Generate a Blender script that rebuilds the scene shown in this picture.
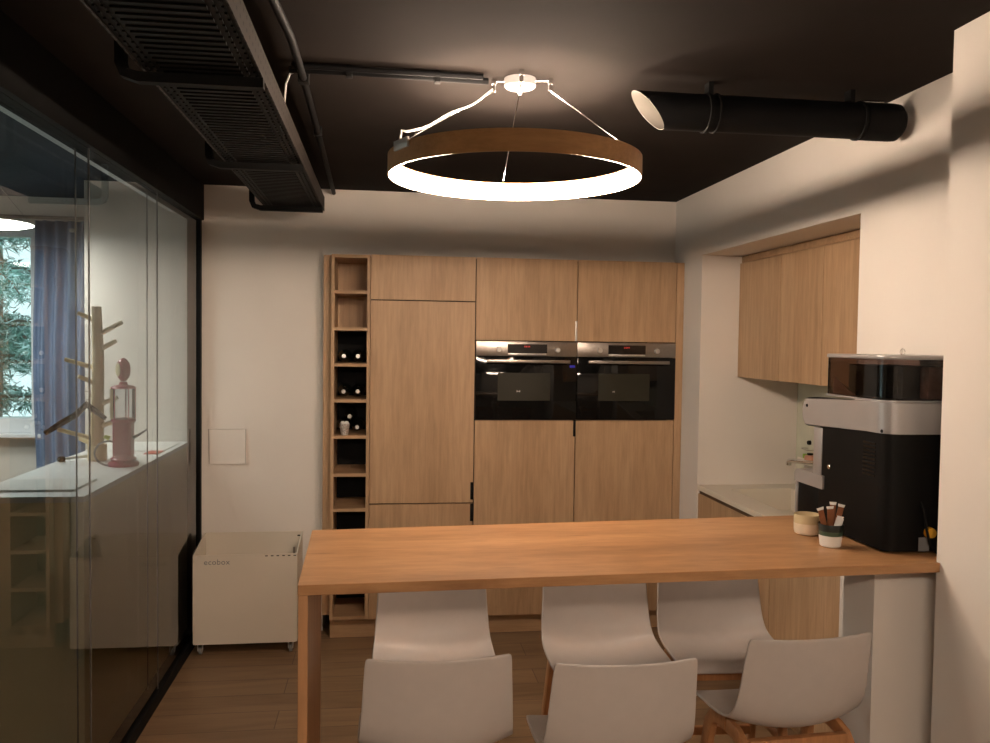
import bpy, bmesh, math, random
from mathutils import Vector, Matrix
random.seed(7)
C = bpy.context.scene
for o in list(bpy.data.objects):
    bpy.data.objects.remove(o)
PI = math.pi

# ------------------------------------------------------------------ camera
cam_d = bpy.data.cameras.new('camera'); cam = bpy.data.objects.new('camera', cam_d); C.collection.objects.link(cam)
R = Vector((0.99111698, -0.13229771, 0.01358114)); U = Vector((-0.00859038, 0.03822165, 0.99923236)); F = Vector((0.13271525, 0.99047283, -0.03674563))
M = Matrix((R, U, -F)).transposed().to_4x4(); M.translation = Vector((0, 0, 1.7187))
cam.matrix_world = M
cam_d.sensor_width = 36; cam_d.lens = 834.478 / 990 * 36; cam_d.clip_start = .02; cam_d.clip_end = 200
C.camera = cam
# ------------------------------------------------------------------ world
W = bpy.data.worlds.new('sky'); C.world = W; W.use_nodes = True
bg = W.node_tree.nodes['Background']; bg.inputs[0].default_value = (.70, .90, 1, 1); bg.inputs[1].default_value = 2.2
C.view_settings.view_transform = 'Standard'; C.view_settings.look = 'None'; C.view_settings.gamma = 1; C.view_settings.use_curve_mapping = False
C.view_settings.exposure = 0.03
RING_E = 128.0
RING2_E = 190.0
DISC_E = 34.0
LED = (1.0, .79, .615, 1)

# ------------------------------------------------------------------ materials
def nmat(name):
    m = bpy.data.materials.new(name); m.use_nodes = True
    nt = m.node_tree; b = nt.nodes['Principled BSDF']
    return m, nt, b
def lk(nt, a, b): nt.links.new(a, b)
def ocoord(nt, scale=(1, 1, 1), rnd=0.0):
    tc = nt.nodes.new('ShaderNodeTexCoord'); mp = nt.nodes.new('ShaderNodeMapping'); mp.inputs['Scale'].default_value = scale
    if rnd:
        oi = nt.nodes.new('ShaderNodeObjectInfo'); mu = nt.nodes.new('ShaderNodeVectorMath'); mu.operation = 'SCALE'
        cx = nt.nodes.new('ShaderNodeCombineXYZ'); cx.inputs[0].default_value = 1; cx.inputs[1].default_value = .7; cx.inputs[2].default_value = 1.3
        mm = nt.nodes.new('ShaderNodeMath'); mm.operation = 'MULTIPLY'; mm.inputs[1].default_value = rnd
        lk(nt, oi.outputs['Random'], mm.inputs[0]); lk(nt, cx.outputs[0], mu.inputs[0]); lk(nt, mm.outputs[0], mu.inputs['Scale'])
        ad = nt.nodes.new('ShaderNodeVectorMath'); ad.operation = 'ADD'
        lk(nt, tc.outputs['Object'], ad.inputs[0]); lk(nt, mu.outputs[0], ad.inputs[1]); lk(nt, ad.outputs[0], mp.inputs[0])
    else:
        lk(nt, tc.outputs['Object'], mp.inputs[0])
    return mp.outputs[0]
def noise(nt, vec, scale, detail=4, dist=0.0, rough=.5):
    n = nt.nodes.new('ShaderNodeTexNoise'); n.inputs['Scale'].default_value = scale; n.inputs['Detail'].default_value = detail
    n.inputs['Distortion'].default_value = dist; n.inputs['Roughness'].default_value = rough
    lk(nt, vec, n.inputs['Vector']); return n.outputs['Fac']
def ramp(nt, fac, stops):
    r = nt.nodes.new('ShaderNodeValToRGB'); e = r.color_ramp.elements
    while len(e) < len(stops): e.new(.5)
    for i, (p, c) in enumerate(stops): e[i].position = p; e[i].color = (*c, 1)
    lk(nt, fac, r.inputs[0]); return r.outputs[0]
def mixc(nt, f, a, b, mode='MIX'):
    m = nt.nodes.new('ShaderNodeMix'); m.data_type = 'RGBA'; m.blend_type = mode
    if isinstance(f, float): m.inputs[0].default_value = f
    else: lk(nt, f, m.inputs[0])
    lk(nt, a, m.inputs[6]); lk(nt, b, m.inputs[7]); return m.outputs[2]
def bump(nt, b, h, s=.1, d=.002):
    bp = nt.nodes.new('ShaderNodeBump'); bp.inputs['Strength'].default_value = s; bp.inputs['Distance'].default_value = d
    lk(nt, h, bp.inputs['Height']); lk(nt, bp.outputs[0], b.inputs['Normal'])
def paint(name, col, rough=.6, spec=.4, metal=0.0, var=.06, scale=8, bmp=.03, coat=0):
    m, nt, b = nmat(name); v = ocoord(nt)
    n = noise(nt, v, scale)
    c = ramp(nt, n, [(.3, tuple(x * (1 - var) for x in col)), (.7, tuple(min(1, x * (1 + var)) for x in col))])
    lk(nt, c, b.inputs['Base Color']); b.inputs['Roughness'].default_value = rough; b.inputs['Metallic'].default_value = metal
    b.inputs['Specular IOR Level'].default_value = spec; b.inputs['Coat Weight'].default_value = coat
    if bmp: bump(nt, b, noise(nt, v, 180, 2), bmp, .001)
    return m
def wood(name, dark, mid, light, axis='z', rough=.45, broad=5.0, rnd=9.0, knots=False, st=None):
    m, nt, b = nmat(name)
    st = st or {'z': (1, 1, .09), 'x': (.09, 1, 1), 'y': (1, .09, 1)}[axis]
    v = ocoord(nt, st, rnd)
    n1 = noise(nt, v, broad, 3, .9, .55); n2 = noise(nt, v, broad * 9, 5, .3, .65)
    st2 = tuple(s if s == 1 else .02 for s in st); v2 = ocoord(nt, st2, rnd); n3 = noise(nt, v2, 140, 2, .1)
    c1 = ramp(nt, n1, [(.34, dark), (.5, mid), (.68, light)])
    c2 = ramp(nt, n2, [(.3, tuple(x * .80 for x in mid)), (.62, tuple(min(1, x * 1.10) for x in light))])
    c = mixc(nt, .45, c1, c2)
    c3 = ramp(nt, n3, [(.35, (.90, .89, .87)), (.55, (1, 1, 1))])
    c = mixc(nt, .55, c, c3, 'MULTIPLY')
    if knots:
        vk = ocoord(nt, (1.3, 6, 3), rnd); vo = nt.nodes.new('ShaderNodeTexVoronoi'); vo.inputs['Scale'].default_value = 1.5; lk(nt, vk, vo.inputs['Vector'])
        kk = ramp(nt, vo.outputs['Distance'], [(.015, (.55, .45, .36)), (.10, (1, 1, 1))]); c = mixc(nt, .8, c, kk, 'MULTIPLY')
    lk(nt, c, b.inputs['Base Color']); b.inputs['Roughness'].default_value = rough; b.inputs['Specular IOR Level'].default_value = .35
    bump(nt, b, n3, .06, .001)
    return m
def emit(name, col, s):
    m, nt, b = nmat(name); v = ocoord(nt); c = ramp(nt, noise(nt, v, 3), [(.3, tuple(x * .98 for x in col[:3])), (.7, col[:3])])
    lk(nt, c, b.inputs['Base Color']); lk(nt, c, b.inputs['Emission Color']); b.inputs['Emission Strength'].default_value = s; return m

MT = {}
MT['wall'] = paint('white_wall_paint', (.75, .70, .645), .75, .2, scale=2, var=.02, bmp=.05)
MT['ceil'] = paint('black_ceiling_paint', (.020, .016, .014), .85, .06, scale=3, var=.12)
MT['ceil2'] = paint('dark_blue_ceiling_paint', (.045, .055, .075), .7, .3, scale=1.2, var=.3)
MT['black'] = paint('black_metal', (.005, .005, .005), .65, .15, var=.2)
MT['black_gloss'] = paint('black_gloss', (.008, .008, .008), .12, .5, var=.1, bmp=0)
MT['duct'] = paint('black_duct_paint', (.005, .005, .0055), .6, .12, var=.2)
MT['tray'] = paint('black_tray_steel', (.004, .0036, .0033), .6, .15, var=.3)
MT['oak'] = wood('light_oak_veneer', (.36, .22, .12), (.45, .29, .165), (.54, .36, .215), 'z', .5)
MT['oak_x'] = wood('light_oak_veneer_horizontal', (.35, .21, .115), (.43, .27, .15), (.5, .33, .19), 'x', .5)
MT['bar'] = wood('warm_oak_bar_top', (.22, .10, .042), (.355, .18, .078), (.49, .275, .13), 'x', .36, 3.6, knots=True, st=(.2, 1, 1))
MT['barleg'] = wood('warm_oak_bar_leg', (.33, .16, .07), (.42, .22, .105), (.5, .27, .13), 'z', .45, 5.0)
MT['beech'] = wood('beech_stool_wood', (.34, .15, .06), (.42, .19, .08), (.49, .235, .10), 'z', .4, 8.0)
MT['ringwood'] = wood('ring_lamp_wood', (.40, .21, .085), (.47, .255, .105), (.54, .30, .13), 'x', .4, 6.0)
MT['palewood'] = wood('pale_peg_wood', (.62, .47, .26), (.72, .57, .34), (.8, .66, .42), 'z', .6, 8.0)
MT['shell'] = paint('grey_white_shell_plastic', (.50, .455, .425), .42, .4, var=.02, scale=30, bmp=.08)
MT['steel'] = paint('brushed_steel', (.34, .30, .27), .30, .5, .9, var=.05, scale=60)
MT['steel_light'] = paint('satin_aluminium', (.62, .60, .58), .38, .5, .7, var=.03)
MT['silver'] = paint('silver_plastic', (.38, .37, .37), .35, .5, .55, var=.03)
MT['chrome'] = paint('chrome', (.8, .8, .8), .12, .5, 1.0, var=.02, bmp=0)
MT['white'] = paint('white_plastic', (.78, .76, .72), .45, .4, var=.02)
MT['boxwhite'] = paint('white_painted_steel', (.68, .61, .51), .5, .4, var=.02, scale=3)
MT['counter'] = paint('cream_worktop', (.72, .66, .56), .35, .45, var=.02)
MT['desk'] = paint('desk_laminate_warm_reflection', (.86, .76, .50), .5, .4, var=.03, scale=3)  # white laminate; warm reflection from the room put into its colour
MT['desktop'] = paint('white_desk_laminate', (.80, .80, .78), .35, .45, var=.02)
MT['body'] = paint('black_machine_plastic', (.0035, .0033, .0033), .5, .14, var=.2, bmp=.04)
MT['bottle'] = paint('dark_bottle_glass', (.006, .008, .006), .08, .6, var=.2, bmp=0)
MT['foil'] = paint('silver_foil', (.75, .72, .68), .3, .5, .6, var=.05)
MT['red'] = paint('raspberry_enamel', (.40, .03, .075), .3, .5, var=.1)
MT['redpaper'] = paint('red_card', (.6, .12, .08), .6, .3)
MT['cream'] = paint('cream_enamel', (.78, .68, .42), .5, .4)
MT['yellow'] = paint('yellow_plastic', (.75, .38, .03), .5, .4)
MT['lime'] = paint('lime_plastic', (.55, .66, .10), .5, .4)
MT['green'] = paint('green_sponge', (.30, .45, .08), .8, .2)
MT['curtain'] = paint('blue_curtain_fabric', (.21, .27, .40), .85, .15, var=.12, scale=5, bmp=.2)
MT['pot'] = paint('cream_glazed_pot', (.70, .60, .46), .4, .5, var=.04)
MT['potband'] = paint('straw_pot_band', (.55, .45, .27), .45, .4, var=.05)
MT['potdark'] = paint('dark_pot_band', (.012, .016, .014), .3, .5, var=.1)
MT['potgreen'] = paint('green_pot_band', (.05, .09, .055), .35, .5, var=.1)
MT['sachet'] = paint('brown_sachet', (.20, .07, .025), .45, .4, var=.2, scale=60)
MT['paper'] = paint('white_paper', (.78, .77, .74), .7, .2, var=.02)
MT['pink'] = paint('salmon_label', (.62, .30, .20), .5, .4)
MT['clearpocket'] = paint('pale_card', (.70, .655, .60), .4, .4, var=.01)
MT['grey'] = paint('grey_plastic', (.20, .20, .20), .5, .4)
MT['display'] = paint('dark_display_glass', (.010, .008, .008), .1, .5, bmp=0)
MT['ovenglass'] = paint('black_oven_glass', (.005, .005, .005), .05, .3, bmp=0)
MT['ovenwindow'] = paint('smoked_oven_window', (.028, .027, .019), .15, .5, bmp=0)
MT['digits'] = emit('red_digits', (.8, .05, .04, 1), .02)
MT['blue_led'] = emit('blue_indicator', (.02, .02, .5, 1), .12)
MT['led'] = emit('ring_led_diffuser', LED, RING_E)
MT['led2'] = emit('second_ring_led_diffuser', LED, RING2_E)
MT['disc'] = emit('disc_lamp_diffuser', (.98, .99, 1, 1), DISC_E)
MT['cardboard'] = paint('sachet_box_card', (.45, .36, .31), .6, .3, var=.25, scale=40)
MT['plaster'] = paint('facade_plaster', (.7, .7, .7), .8, .2)
MT['grass'] = paint('grass_green', (.10, .18, .07), .9, .1, var=.3)
MT['bark'] = paint('tree_bark', (.18, .14, .11), .9, .1, var=.3, scale=20)
MT['foliage'] = paint('blue_green_foliage', (.20, .36, .31), .7, .2, var=.45, scale=3, bmp=0)
MT['foliage2'] = paint('pale_foliage_tips', (.62, .80, .76), .7, .2, var=.3, scale=3, bmp=0)
MT['winframe'] = paint('white_window_frame', (.8, .82, .85), .4, .4, var=.01)

def perf_mat():
    m, nt, b = nmat('perforated_tray_side'); tc = nt.nodes.new('ShaderNodeTexCoord'); s = nt.nodes.new('ShaderNodeSeparateXYZ'); lk(nt, tc.outputs['Object'], s.inputs[0])
    def cell(out, per, off):
        a = nt.nodes.new('ShaderNodeMath'); a.operation = 'MULTIPLY_ADD'; a.inputs[1].default_value = 1 / per; a.inputs[2].default_value = off; lk(nt, out, a.inputs[0])
        f = nt.nodes.new('ShaderNodeMath'); f.operation = 'FRACT'; lk(nt, a.outputs[0], f.inputs[0])
        g = nt.nodes.new('ShaderNodeMath'); g.operation = 'SUBTRACT'; g.inputs[1].default_value = .5; lk(nt, f.outputs[0], g.inputs[0])
        h = nt.nodes.new('ShaderNodeMath'); h.operation = 'ABSOLUTE'; lk(nt, g.outputs[0], h.inputs[0]); return h.outputs[0]
    y = cell(s.outputs[1], .045, 0); z = cell(s.outputs[2], .030, .4)
    def lt(o, v):
        n = nt.nodes.new('ShaderNodeMath'); n.operation = 'LESS_THAN'; n.inputs[1].default_value = v; lk(nt, o, n.inputs[0]); return n.outputs[0]
    mu = nt.nodes.new('ShaderNodeMath'); mu.operation = 'MULTIPLY'; lk(nt, lt(y, .16), mu.inputs[0]); lk(nt, lt(z, .15), mu.inputs[1])
    c = ramp(nt, mu.outputs[0], [(.2, (.035, .029, .026)), (.8, (.003, .003, .003))])
    lk(nt, c, b.inputs['Base Color']); b.inputs['Roughness'].default_value = .6; b.inputs['Specular IOR Level'].default_value = .15; return m
MT['perf'] = perf_mat()

def floor_mat():
    m, nt, b = nmat('oak_plank_floor')
    v = ocoord(nt)
    br = nt.nodes.new('ShaderNodeTexBrick'); lk(nt, v, br.inputs['Vector']); br.offset = .37; br.inputs['Scale'].default_value = 1
    br.inputs['Brick Width'].default_value = 1.25; br.inputs['Row Height'].default_value = .185; br.inputs['Mortar Size'].default_value = .0022
    br.inputs['Color1'].default_value = (.255, .165, .095, 1); br.inputs['Color2'].default_value = (.205, .13, .075, 1); br.inputs['Mortar'].default_value = (.11, .063, .04, 1)
    br.inputs['Bias'].default_value = 0
    v2 = ocoord(nt, (.12, 1, 1)); n = noise(nt, v2, 9, 6, 1.0, .6); g = ramp(nt, n, [(.3, (.68, .62, .56)), (.6, (1.1, 1.08, 1.04))])
    c = mixc(nt, .9, br.outputs['Color'], g, 'MULTIPLY')
    lk(nt, c, b.inputs['Base Color']); b.inputs['Roughness'].default_value = .42; b.inputs['Specular IOR Level'].default_value = .4
    bump(nt, b, n, .08, .001); return m
MT['floor'] = floor_mat()

def glass_mat(name, tint=(.93, .95, .93), ior=1.5, reflect=True, rough=0.0, vary=True):
    m = bpy.data.materials.new(name); m.use_nodes = True; nt = m.node_tree; nt.nodes.clear()
    out = nt.nodes.new('ShaderNodeOutputMaterial'); tr = nt.nodes.new('ShaderNodeBsdfTransparent')
    v = ocoord(nt); c = ramp(nt, noise(nt, v, 1.5), [(.3, tuple(x * .99 for x in tint)), (.7, tint)]); lk(nt, c, tr.inputs[0])
    if not reflect: lk(nt, tr.outputs[0], out.inputs[0]); return m
    gl = nt.nodes.new('ShaderNodeBsdfGlossy'); gl.inputs['Roughness'].default_value = rough
    fr = nt.nodes.new('ShaderNodeFresnel'); fr.inputs['IOR'].default_value = ior
    mx = nt.nodes.new('ShaderNodeMixShader'); lk(nt, fr.outputs[0], mx.inputs[0]); lk(nt, tr.outputs[0], mx.inputs[1]); lk(nt, gl.outputs[0], mx.inputs[2]); lk(nt, mx.outputs[0], out.inputs[0])
    return m
MT['glass'] = glass_mat('partition_glass', (.97, .97, .93), 2.1)
MT['glass_rear'] = glass_mat('partition_glass_rear_pane', (.98, .98, .97), 1.2)
MT['glass_clear'] = glass_mat('clear_glass_body', (.95, .97, .95), reflect=False)
MT['windowglass'] = glass_mat('window_glass', (.95, .97, .97), 1.4)
MT['smoke'] = glass_mat('smoked_hopper_plastic', (.34, .27, .25), 1.5, rough=.05)
MT['clearcyl'] = glass_mat('clear_plastic_cylinder', (.88, .88, .9), 1.35)

# ------------------------------------------------------------------ mesh helpers
class MB:
    def __init__(s): s.bm = bmesh.new(); s.mi = 0
    def _m(s, fs):
        for f in fs: f.material_index = s.mi
    def box(s, x0, x1, y0, y1, z0, z1, bev=0, seg=2):
        vs = [s.bm.verts.new(p) for p in [(x0,y0,z0),(x1,y0,z0),(x1,y1,z0),(x0,y1,z0),(x0,y0,z1),(x1,y0,z1),(x1,y1,z1),(x0,y1,z1)]]
        fs = [s.bm.faces.new([vs[i] for i in q]) for q in [(0,3,2,1),(4,5,6,7),(0,1,5,4),(1,2,6,5),(2,3,7,6),(3,0,4,7)]]
        s._m(fs)
        if bev:
            es = list({e for f in fs for e in f.edges})
            r = bmesh.ops.bevel(s.bm, geom=es, offset=bev, segments=seg, affect='EDGES', profile=.5); s._m(r['faces'])
        return s
    def prism(s, pts, a, b, axis='z', bev=0, seg=2, only_along=False):
        def P(p, h):
            return {'z': (p[0], p[1], h), 'x': (h, p[0], p[1]), 'y': (p[0], h, p[1])}[axis]
        n = len(pts); lo = [s.bm.verts.new(P(p, a)) for p in pts]; hi = [s.bm.verts.new(P(p, b)) for p in pts]
        fs = [s.bm.faces.new(lo[::-1]), s.bm.faces.new(hi)]
        side = []
        for i in range(n):
            j = (i + 1) % n; side.append(s.bm.faces.new([lo[i], lo[j], hi[j], hi[i]]))
        s._m(fs + side)
        bmesh.ops.recalc_face_normals(s.bm, faces=fs + side)
        if bev:
            es = list({e for f in fs + side for e in f.edges})
            r = bmesh.ops.bevel(s.bm, geom=es, offset=bev, segments=seg, affect='EDGES', profile=.5); s._m(r['faces'])
        return s
    def lathe(s, prof, c=(0, 0, 0), n=32, axis='z', close=False):
        rings = []
        for r, h in prof:
            ring = []
            for i in range(n):
                a = 2 * PI * i / n; x, y = r * math.cos(a), r * math.sin(a)
                p = {'z': (x, y, h), 'x': (h, x, y), 'y': (x, h, y)}[axis]
                ring.append(s.bm.verts.new((p[0] + c[0], p[1] + c[1], p[2] + c[2])))
            rings.append(ring)
        fs = []
        m = len(rings)
        for k in range(m if close else m - 1):
            A, B = rings[k], rings[(k + 1) % m]
            for i in range(n):
                j = (i + 1) % n; fs.append(s.bm.faces.new([A[i], A[j], B[j], B[i]]))
        if not close:
            if prof[0][0] > 1e-5: fs.append(s.bm.faces.new(rings[0][::-1]))
            if prof[-1][0] > 1e-5: fs.append(s.bm.faces.new(rings[-1]))
        s._m(fs); bmesh.ops.recalc_face_normals(s.bm, faces=fs); return s
    def cyl(s, p0, p1, r, r1=None, n=16):
        return s.tube([p0, p1], [r, r if r1 is None else r1], n)
    def tube(s, pts, r, n=10, shape=None):
        pts = [Vector(p) for p in pts]; rr = r if isinstance(r, (list, tuple)) else [r] * len(pts)
        t0 = (pts[1] - pts[0]).normalized(); up = Vector((0, 0, 1)) if abs(t0.z) < .9 else Vector((1, 0, 0))
        nx = t0.cross(up).normalized(); rings = []
        for i, p in enumerate(pts):
            if i == 0: t = t0
            elif i == len(pts) - 1: t = (pts[i] - pts[i - 1]).normalized()
            else: t = ((pts[i + 1] - p).normalized() + (p - pts[i - 1]).normalized()).normalized()
            nx = (nx - t * nx.dot(t)).normalized(); ny = t.cross(nx)
            if shape: ring = [s.bm.verts.new(p + nx * a * rr[i] + ny * b * rr[i]) for a, b in shape]
            else: ring = [s.bm.verts.new(p + (nx * math.cos(2 * PI * k / n) + ny * math.sin(2 * PI * k / n)) * rr[i]) for k in range(n)]
            rings.append(ring)
        m = len(rings[0]); fs = []
        for A, B in zip(rings, rings[1:]):
            for i in range(m):
                j = (i + 1) % m; fs.append(s.bm.faces.new([A[i], A[j], B[j], B[i]]))
        fs.append(s.bm.faces.new(rings[0][::-1])); fs.append(s.bm.faces.new(rings[-1]))
        s._m(fs); bmesh.ops.recalc_face_normals(s.bm, faces=fs); return s
    def grid(s, P):
        V = [[s.bm.verts.new(p) for p in row] for row in P]; fs = []
        for a, b in zip(V, V[1:]):
            for i in range(len(a) - 1): fs.append(s.bm.faces.new([a[i], a[i + 1], b[i + 1], b[i]]))
        s._m(fs); return s
    def build(s, name, mats, parent=None, smooth=35, loc=None, mods=None):
        me = bpy.data.meshes.new(name); s.bm.to_mesh(me); s.bm.free()
        for m in (mats if isinstance(mats, (list, tuple)) else [mats]): me.materials.append(m)
        o = bpy.data.objects.new(name, me); C.collection.objects.link(o)
        if parent is not None:
            o.parent = parent
            if loc is None and parent.location.length > 0 and parent.get('_world'):
                me.transform(Matrix.Translation(-parent.location))
        if loc is not None:
            me.transform(Matrix.Translation(-Vector(loc))); o.location = loc
        if smooth:
            me.polygons.foreach_set('use_smooth', [True] * len(me.polygons))
            try: me.set_sharp_from_angle(angle=math.radians(smooth))
            except Exception: pass
        return o
def rrect(x0, x1, y0, y1, r, n=6):
    """rounded rectangle outline; r may be (bl, br, tr, tl)"""
    r = r if isinstance(r, (list, tuple)) else [r] * 4; out = []
    for (cx, cy, a0, rad) in ((x0 + r[0], y0 + r[0], 180, r[0]), (x1 - r[1], y0 + r[1], 270, r[1]), (x1 - r[2], y1 - r[2], 0, r[2]), (x0 + r[3], y1 - r[3], 90, r[3])):
        if rad < 1e-5: out.append((cx, cy)); continue
        for k in range(n + 1):
            a = math.radians(a0 + 90 * k / n); out.append((cx + rad * math.cos(a), cy + rad * math.sin(a)))
    return out
def tag(o, label=None, cat=None, group=None, kind=None):
    if label: o['label'] = label
    if cat: o['category'] = cat
    if group: o['group'] = group
    if kind: o['kind'] = kind
    return o
def thing(name, label, cat, loc=(0, 0, 0), group=None):
    """An Empty at the thing's base. Parts given in world coordinates are shifted to it."""
    o = bpy.data.objects.new(name, None); C.collection.objects.link(o); o.location = loc; o.empty_display_size = .05
    o['_world'] = 1
    return tag(o, label, cat, group)
def struct(name, mb, m, parent=None, smooth=0):
    o = mb.build(name, m, parent, smooth)
    if parent is None: o['kind'] = 'structure'
    return o
def sub(mb, name, m, part, smooth=35, label=None):
    """sub-part, mesh given in world coordinates, its part under a shifted thing"""
    o = mb.build(name, m, None, smooth); o.parent = part
    root = part
    while root.parent: root = root.parent
    if root.get('_world'): o.data.transform(Matrix.Translation(-root.location))
    elif root.type == 'MESH': o.data.transform(Matrix.Translation(-root.location))
    if label: o['label'] = label
    return o
def copy_tree(o, parent=None):
    c = o.copy(); C.collection.objects.link(c)
    if parent is not None: c.parent = parent
    for ch in [x for x in bpy.data.objects if x.parent == o]: copy_tree(ch, c)
    return c

# ------------------------------------------------------------------ room shell
XR, YB, ZC, XG, XP, YP = 1.766, 4.944, 2.581, -1.04, 1.535, 2.123
YF = 4.774
struct('floor', MB().box(-4.6, 2.6, -2.6, 5.8, -.1, 0), MT['floor'])
struct('ceiling', MB().box(-1.03, 2.6, -2.6, 5.5, ZC, ZC + .1), MT['ceil'])
struct('ceiling_office', MB().box(-4.6, -1.03, -2.6, 5.9, ZC + .0005, ZC + .1), MT['ceil2'])
# back wall: full height left of the cabinets, bulkhead above, nothing where the tall cabinets recess
w = MB().box(-1.66, -.34, YB, YB + .12, 0, ZC); w.box(-.34, 2.5, YB, YB + .12, 2.2, ZC); w.box(-.46, 2.5, 5.36, 5.46, 0, ZC)
w.box(-.46, -.34, YB + .12, 5.36, 0, ZC)
struct('wall_back', w, MT['wall'])
struct('wall_front', MB().box(-4.6, 2.6, -2.7, -2.6, 0, ZC), MT['wall'])
NX, NY0, NY1, NZ = 2.36, 2.934, 4.50, 2.215
w = MB()
w.box(XR, 2.5, NY1, 5.5, 0, ZC)                # corner strip between the tall cabinets and the recess
w.box(XR, 2.5, NY0, NY1, NZ, ZC)               # above the recess
w.box(NX, 2.5, NY0, NY1, 0, NZ)                # back of the recess
w.box(XR, 2.5, YP, NY0, 0, ZC)                 # wall behind the coffee machine
struct('wall_right', w, MT['wall'])
struct('wall_pier', MB().box(XP, 2.5, -2.6, YP, 0, ZC), MT['wall'])
struct('wall_stub', MB().box(1.425, XR, 2.24, 2.40, 0, 1.094), MT['wall'])
# glazed partition on the left
fr = MB(); fr.box(-1.105, -1.016, -2.6, YB, 2.38, ZC)
beam = struct('trim_1', fr, MT['black'])
fr = MB(); fr.box(-1.10, -1.025, -2.6, YB, 0, .055); fr.box(-1.10, -1.028, YB - .035, YB, .055, 2.38)
for y in (.6, 1.9): pass
part = struct('window_1', fr, MT['black'])
def pane(x, mat, rear):
    for y0, y1 in ((-2.6, -.0), (.003, 3.148), (3.152, 4.052), (4.056, YB - .036)):
        m = MB(); m.mi = 0
        m.box(x - .004, x, y0, y1, .055, 2.38)
        for f in m.bm.faces:
            if f.normal.length == 0: f.normal_update()
            f.normal_update(); f.material_index = 0 if f.normal.x > .5 else 1
        o = m.build('glass_pane', [mat, MT['glass_clear']], part, 0)
pane(XG, MT['glass'], 0); pane(-1.085, MT['glass_rear'], 1)
m = MB()
for y in (0, 3.15, 4.054):
    m.box(-1.045, -1.040, y - .003, y + .003, .055, 2.38); m.box(-1.089, -1.085, y - .003, y + .003, .055, 2.38)
o = m.build('glazing_joint', MT['grey'], part, 0)
# top glazing channel seen from below
struct('trim_2', MB().box(-1.20, -1.106, -2.6, YB, 2.42, ZC), MT['winframe'])
# office beyond
w = MB(); YW = 5.6
w.box(-4.6, -2.2 - 1.3, YW, YW + .2, 0, ZC); w.box(-2.16, -.95, YW, YW + .2, 0, ZC); w.box(-3.5, -2.16, YW, YW + .2, 2.385, ZC); w.box(-3.5, -2.16, YW, YW + .2, 0, 1.10)
struct('wall_office_far', w, MT['wall'])
w = MB(); w.box(-4.7, -4.6, -2.7, 5.8, 0, .9); w.box(-4.7, -4.6, -2.7, 5.8, 2.4, ZC); w.box(-4.7, -4.6, -2.7, 3.0, .9, 2.4); w.box(-4.7, -4.6, 4.9, 5.8, .9, 2.4)
struct('wall_office_left', w, MT['wall'])
m = MB(); m.box(-4.69, -4.61, 3.0, 3.05, .9, 2.4); m.box(-4.69, -4.61, 4.85, 4.9, .9, 2.4); m.box(-4.69, -4.61, 3.05, 4.85, .9, .95); m.box(-4.69, -4.61, 3.05, 4.85, 2.35, 2.4); m.box(-4.69, -4.61, 3.9, 3.96, .95, 2.35)
win_added = struct('added_window_3', m, MT['winframe']); MB().box(-4.655, -4.65, 3.05, 4.85, .95, 2.35).build('glass_pane', MT['windowglass'], win_added, 0)  # unseen window, added to let more daylight into the office
struct('wall_office_side', MB().box(-1.05, -.95, YB + .12, YW, 0, ZC), MT['wall'])
m = MB()
m.box(-3.5, -2.16, YW - .02, YW + .1, 1.10, 1.19, .004); m.box(-3.5, -2.16, YW + .0, YW + .08, 2.33, 2.385)
m.box(-2.20, -2.16, YW, YW + .08, 1.19, 2.33); m.box(-3.5, -3.46, YW, YW + .08, 1.19, 2.33); m.box(-2.86, -2.81, YW, YW + .08, 1.19, 2.33)
win = struct('window_2', m, MT['winframe'])
MB().box(-3.46, -2.20, YW + .03, YW + .036, 1.19, 2.33).build('glass_pane', MT['windowglass'], win, 0)
MB().box(-3.55, -2.1, YW - .09, YW - .001, 1.075, 1.10, .004).build('window_sill', MT['winframe'], win, 0)
# plinth under tall cabinets
struct('baseboard_back', MB().box(-.292, 1.765, 4.82, 4.86, 0, .113), MT['oak_x'])
struct('trim_3', MB().box(-.339, -.294, 4.83, 4.93, .13, 2.192), MT['oak'])
struct('trim_4', MB().box(1.720, 1.765, YF, 5.35, .0, 2.195), MT['oak'])

# ------------------------------------------------------------------ tall cabinets
def pull(x0, x1, z0, z1, mat=None, part=None, y=YF):
    return sub(MB().box(x0, x1, y - .010, y + .002, z0, z1, .0015), 'handle', mat or MT['black'], part)
def front(root, x0, x1, z0, z1, name='door'):
    return MB().box(x0, x1, YF, YF + .019, z0, z1, .001, 1).build(name, MT['oak'], root, 0)
DK = paint('dark_carcass_shadow_gap', (.03, .025, .02), .7, .2)
fc = thing('fridge_cabinet', 'tall light oak fridge cabinet with three fronts, between wine rack and left oven', 'cabinet', (.224, 5.05, .113))
MB().box(-.073, .522, YF + .021, 5.33, .113, 2.19).build('body', DK, fc, 0)
d = front(fc, -.073, .521, 1.944, 2.196)
d = front(fc, -.073, .521, .782, 1.938)
pull(.505, .5225, .80, .90, None, d)
d = front(fc, -.073, .521, .115, .775)
pull(.505, .5225, .675, .775, None, d)
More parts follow.
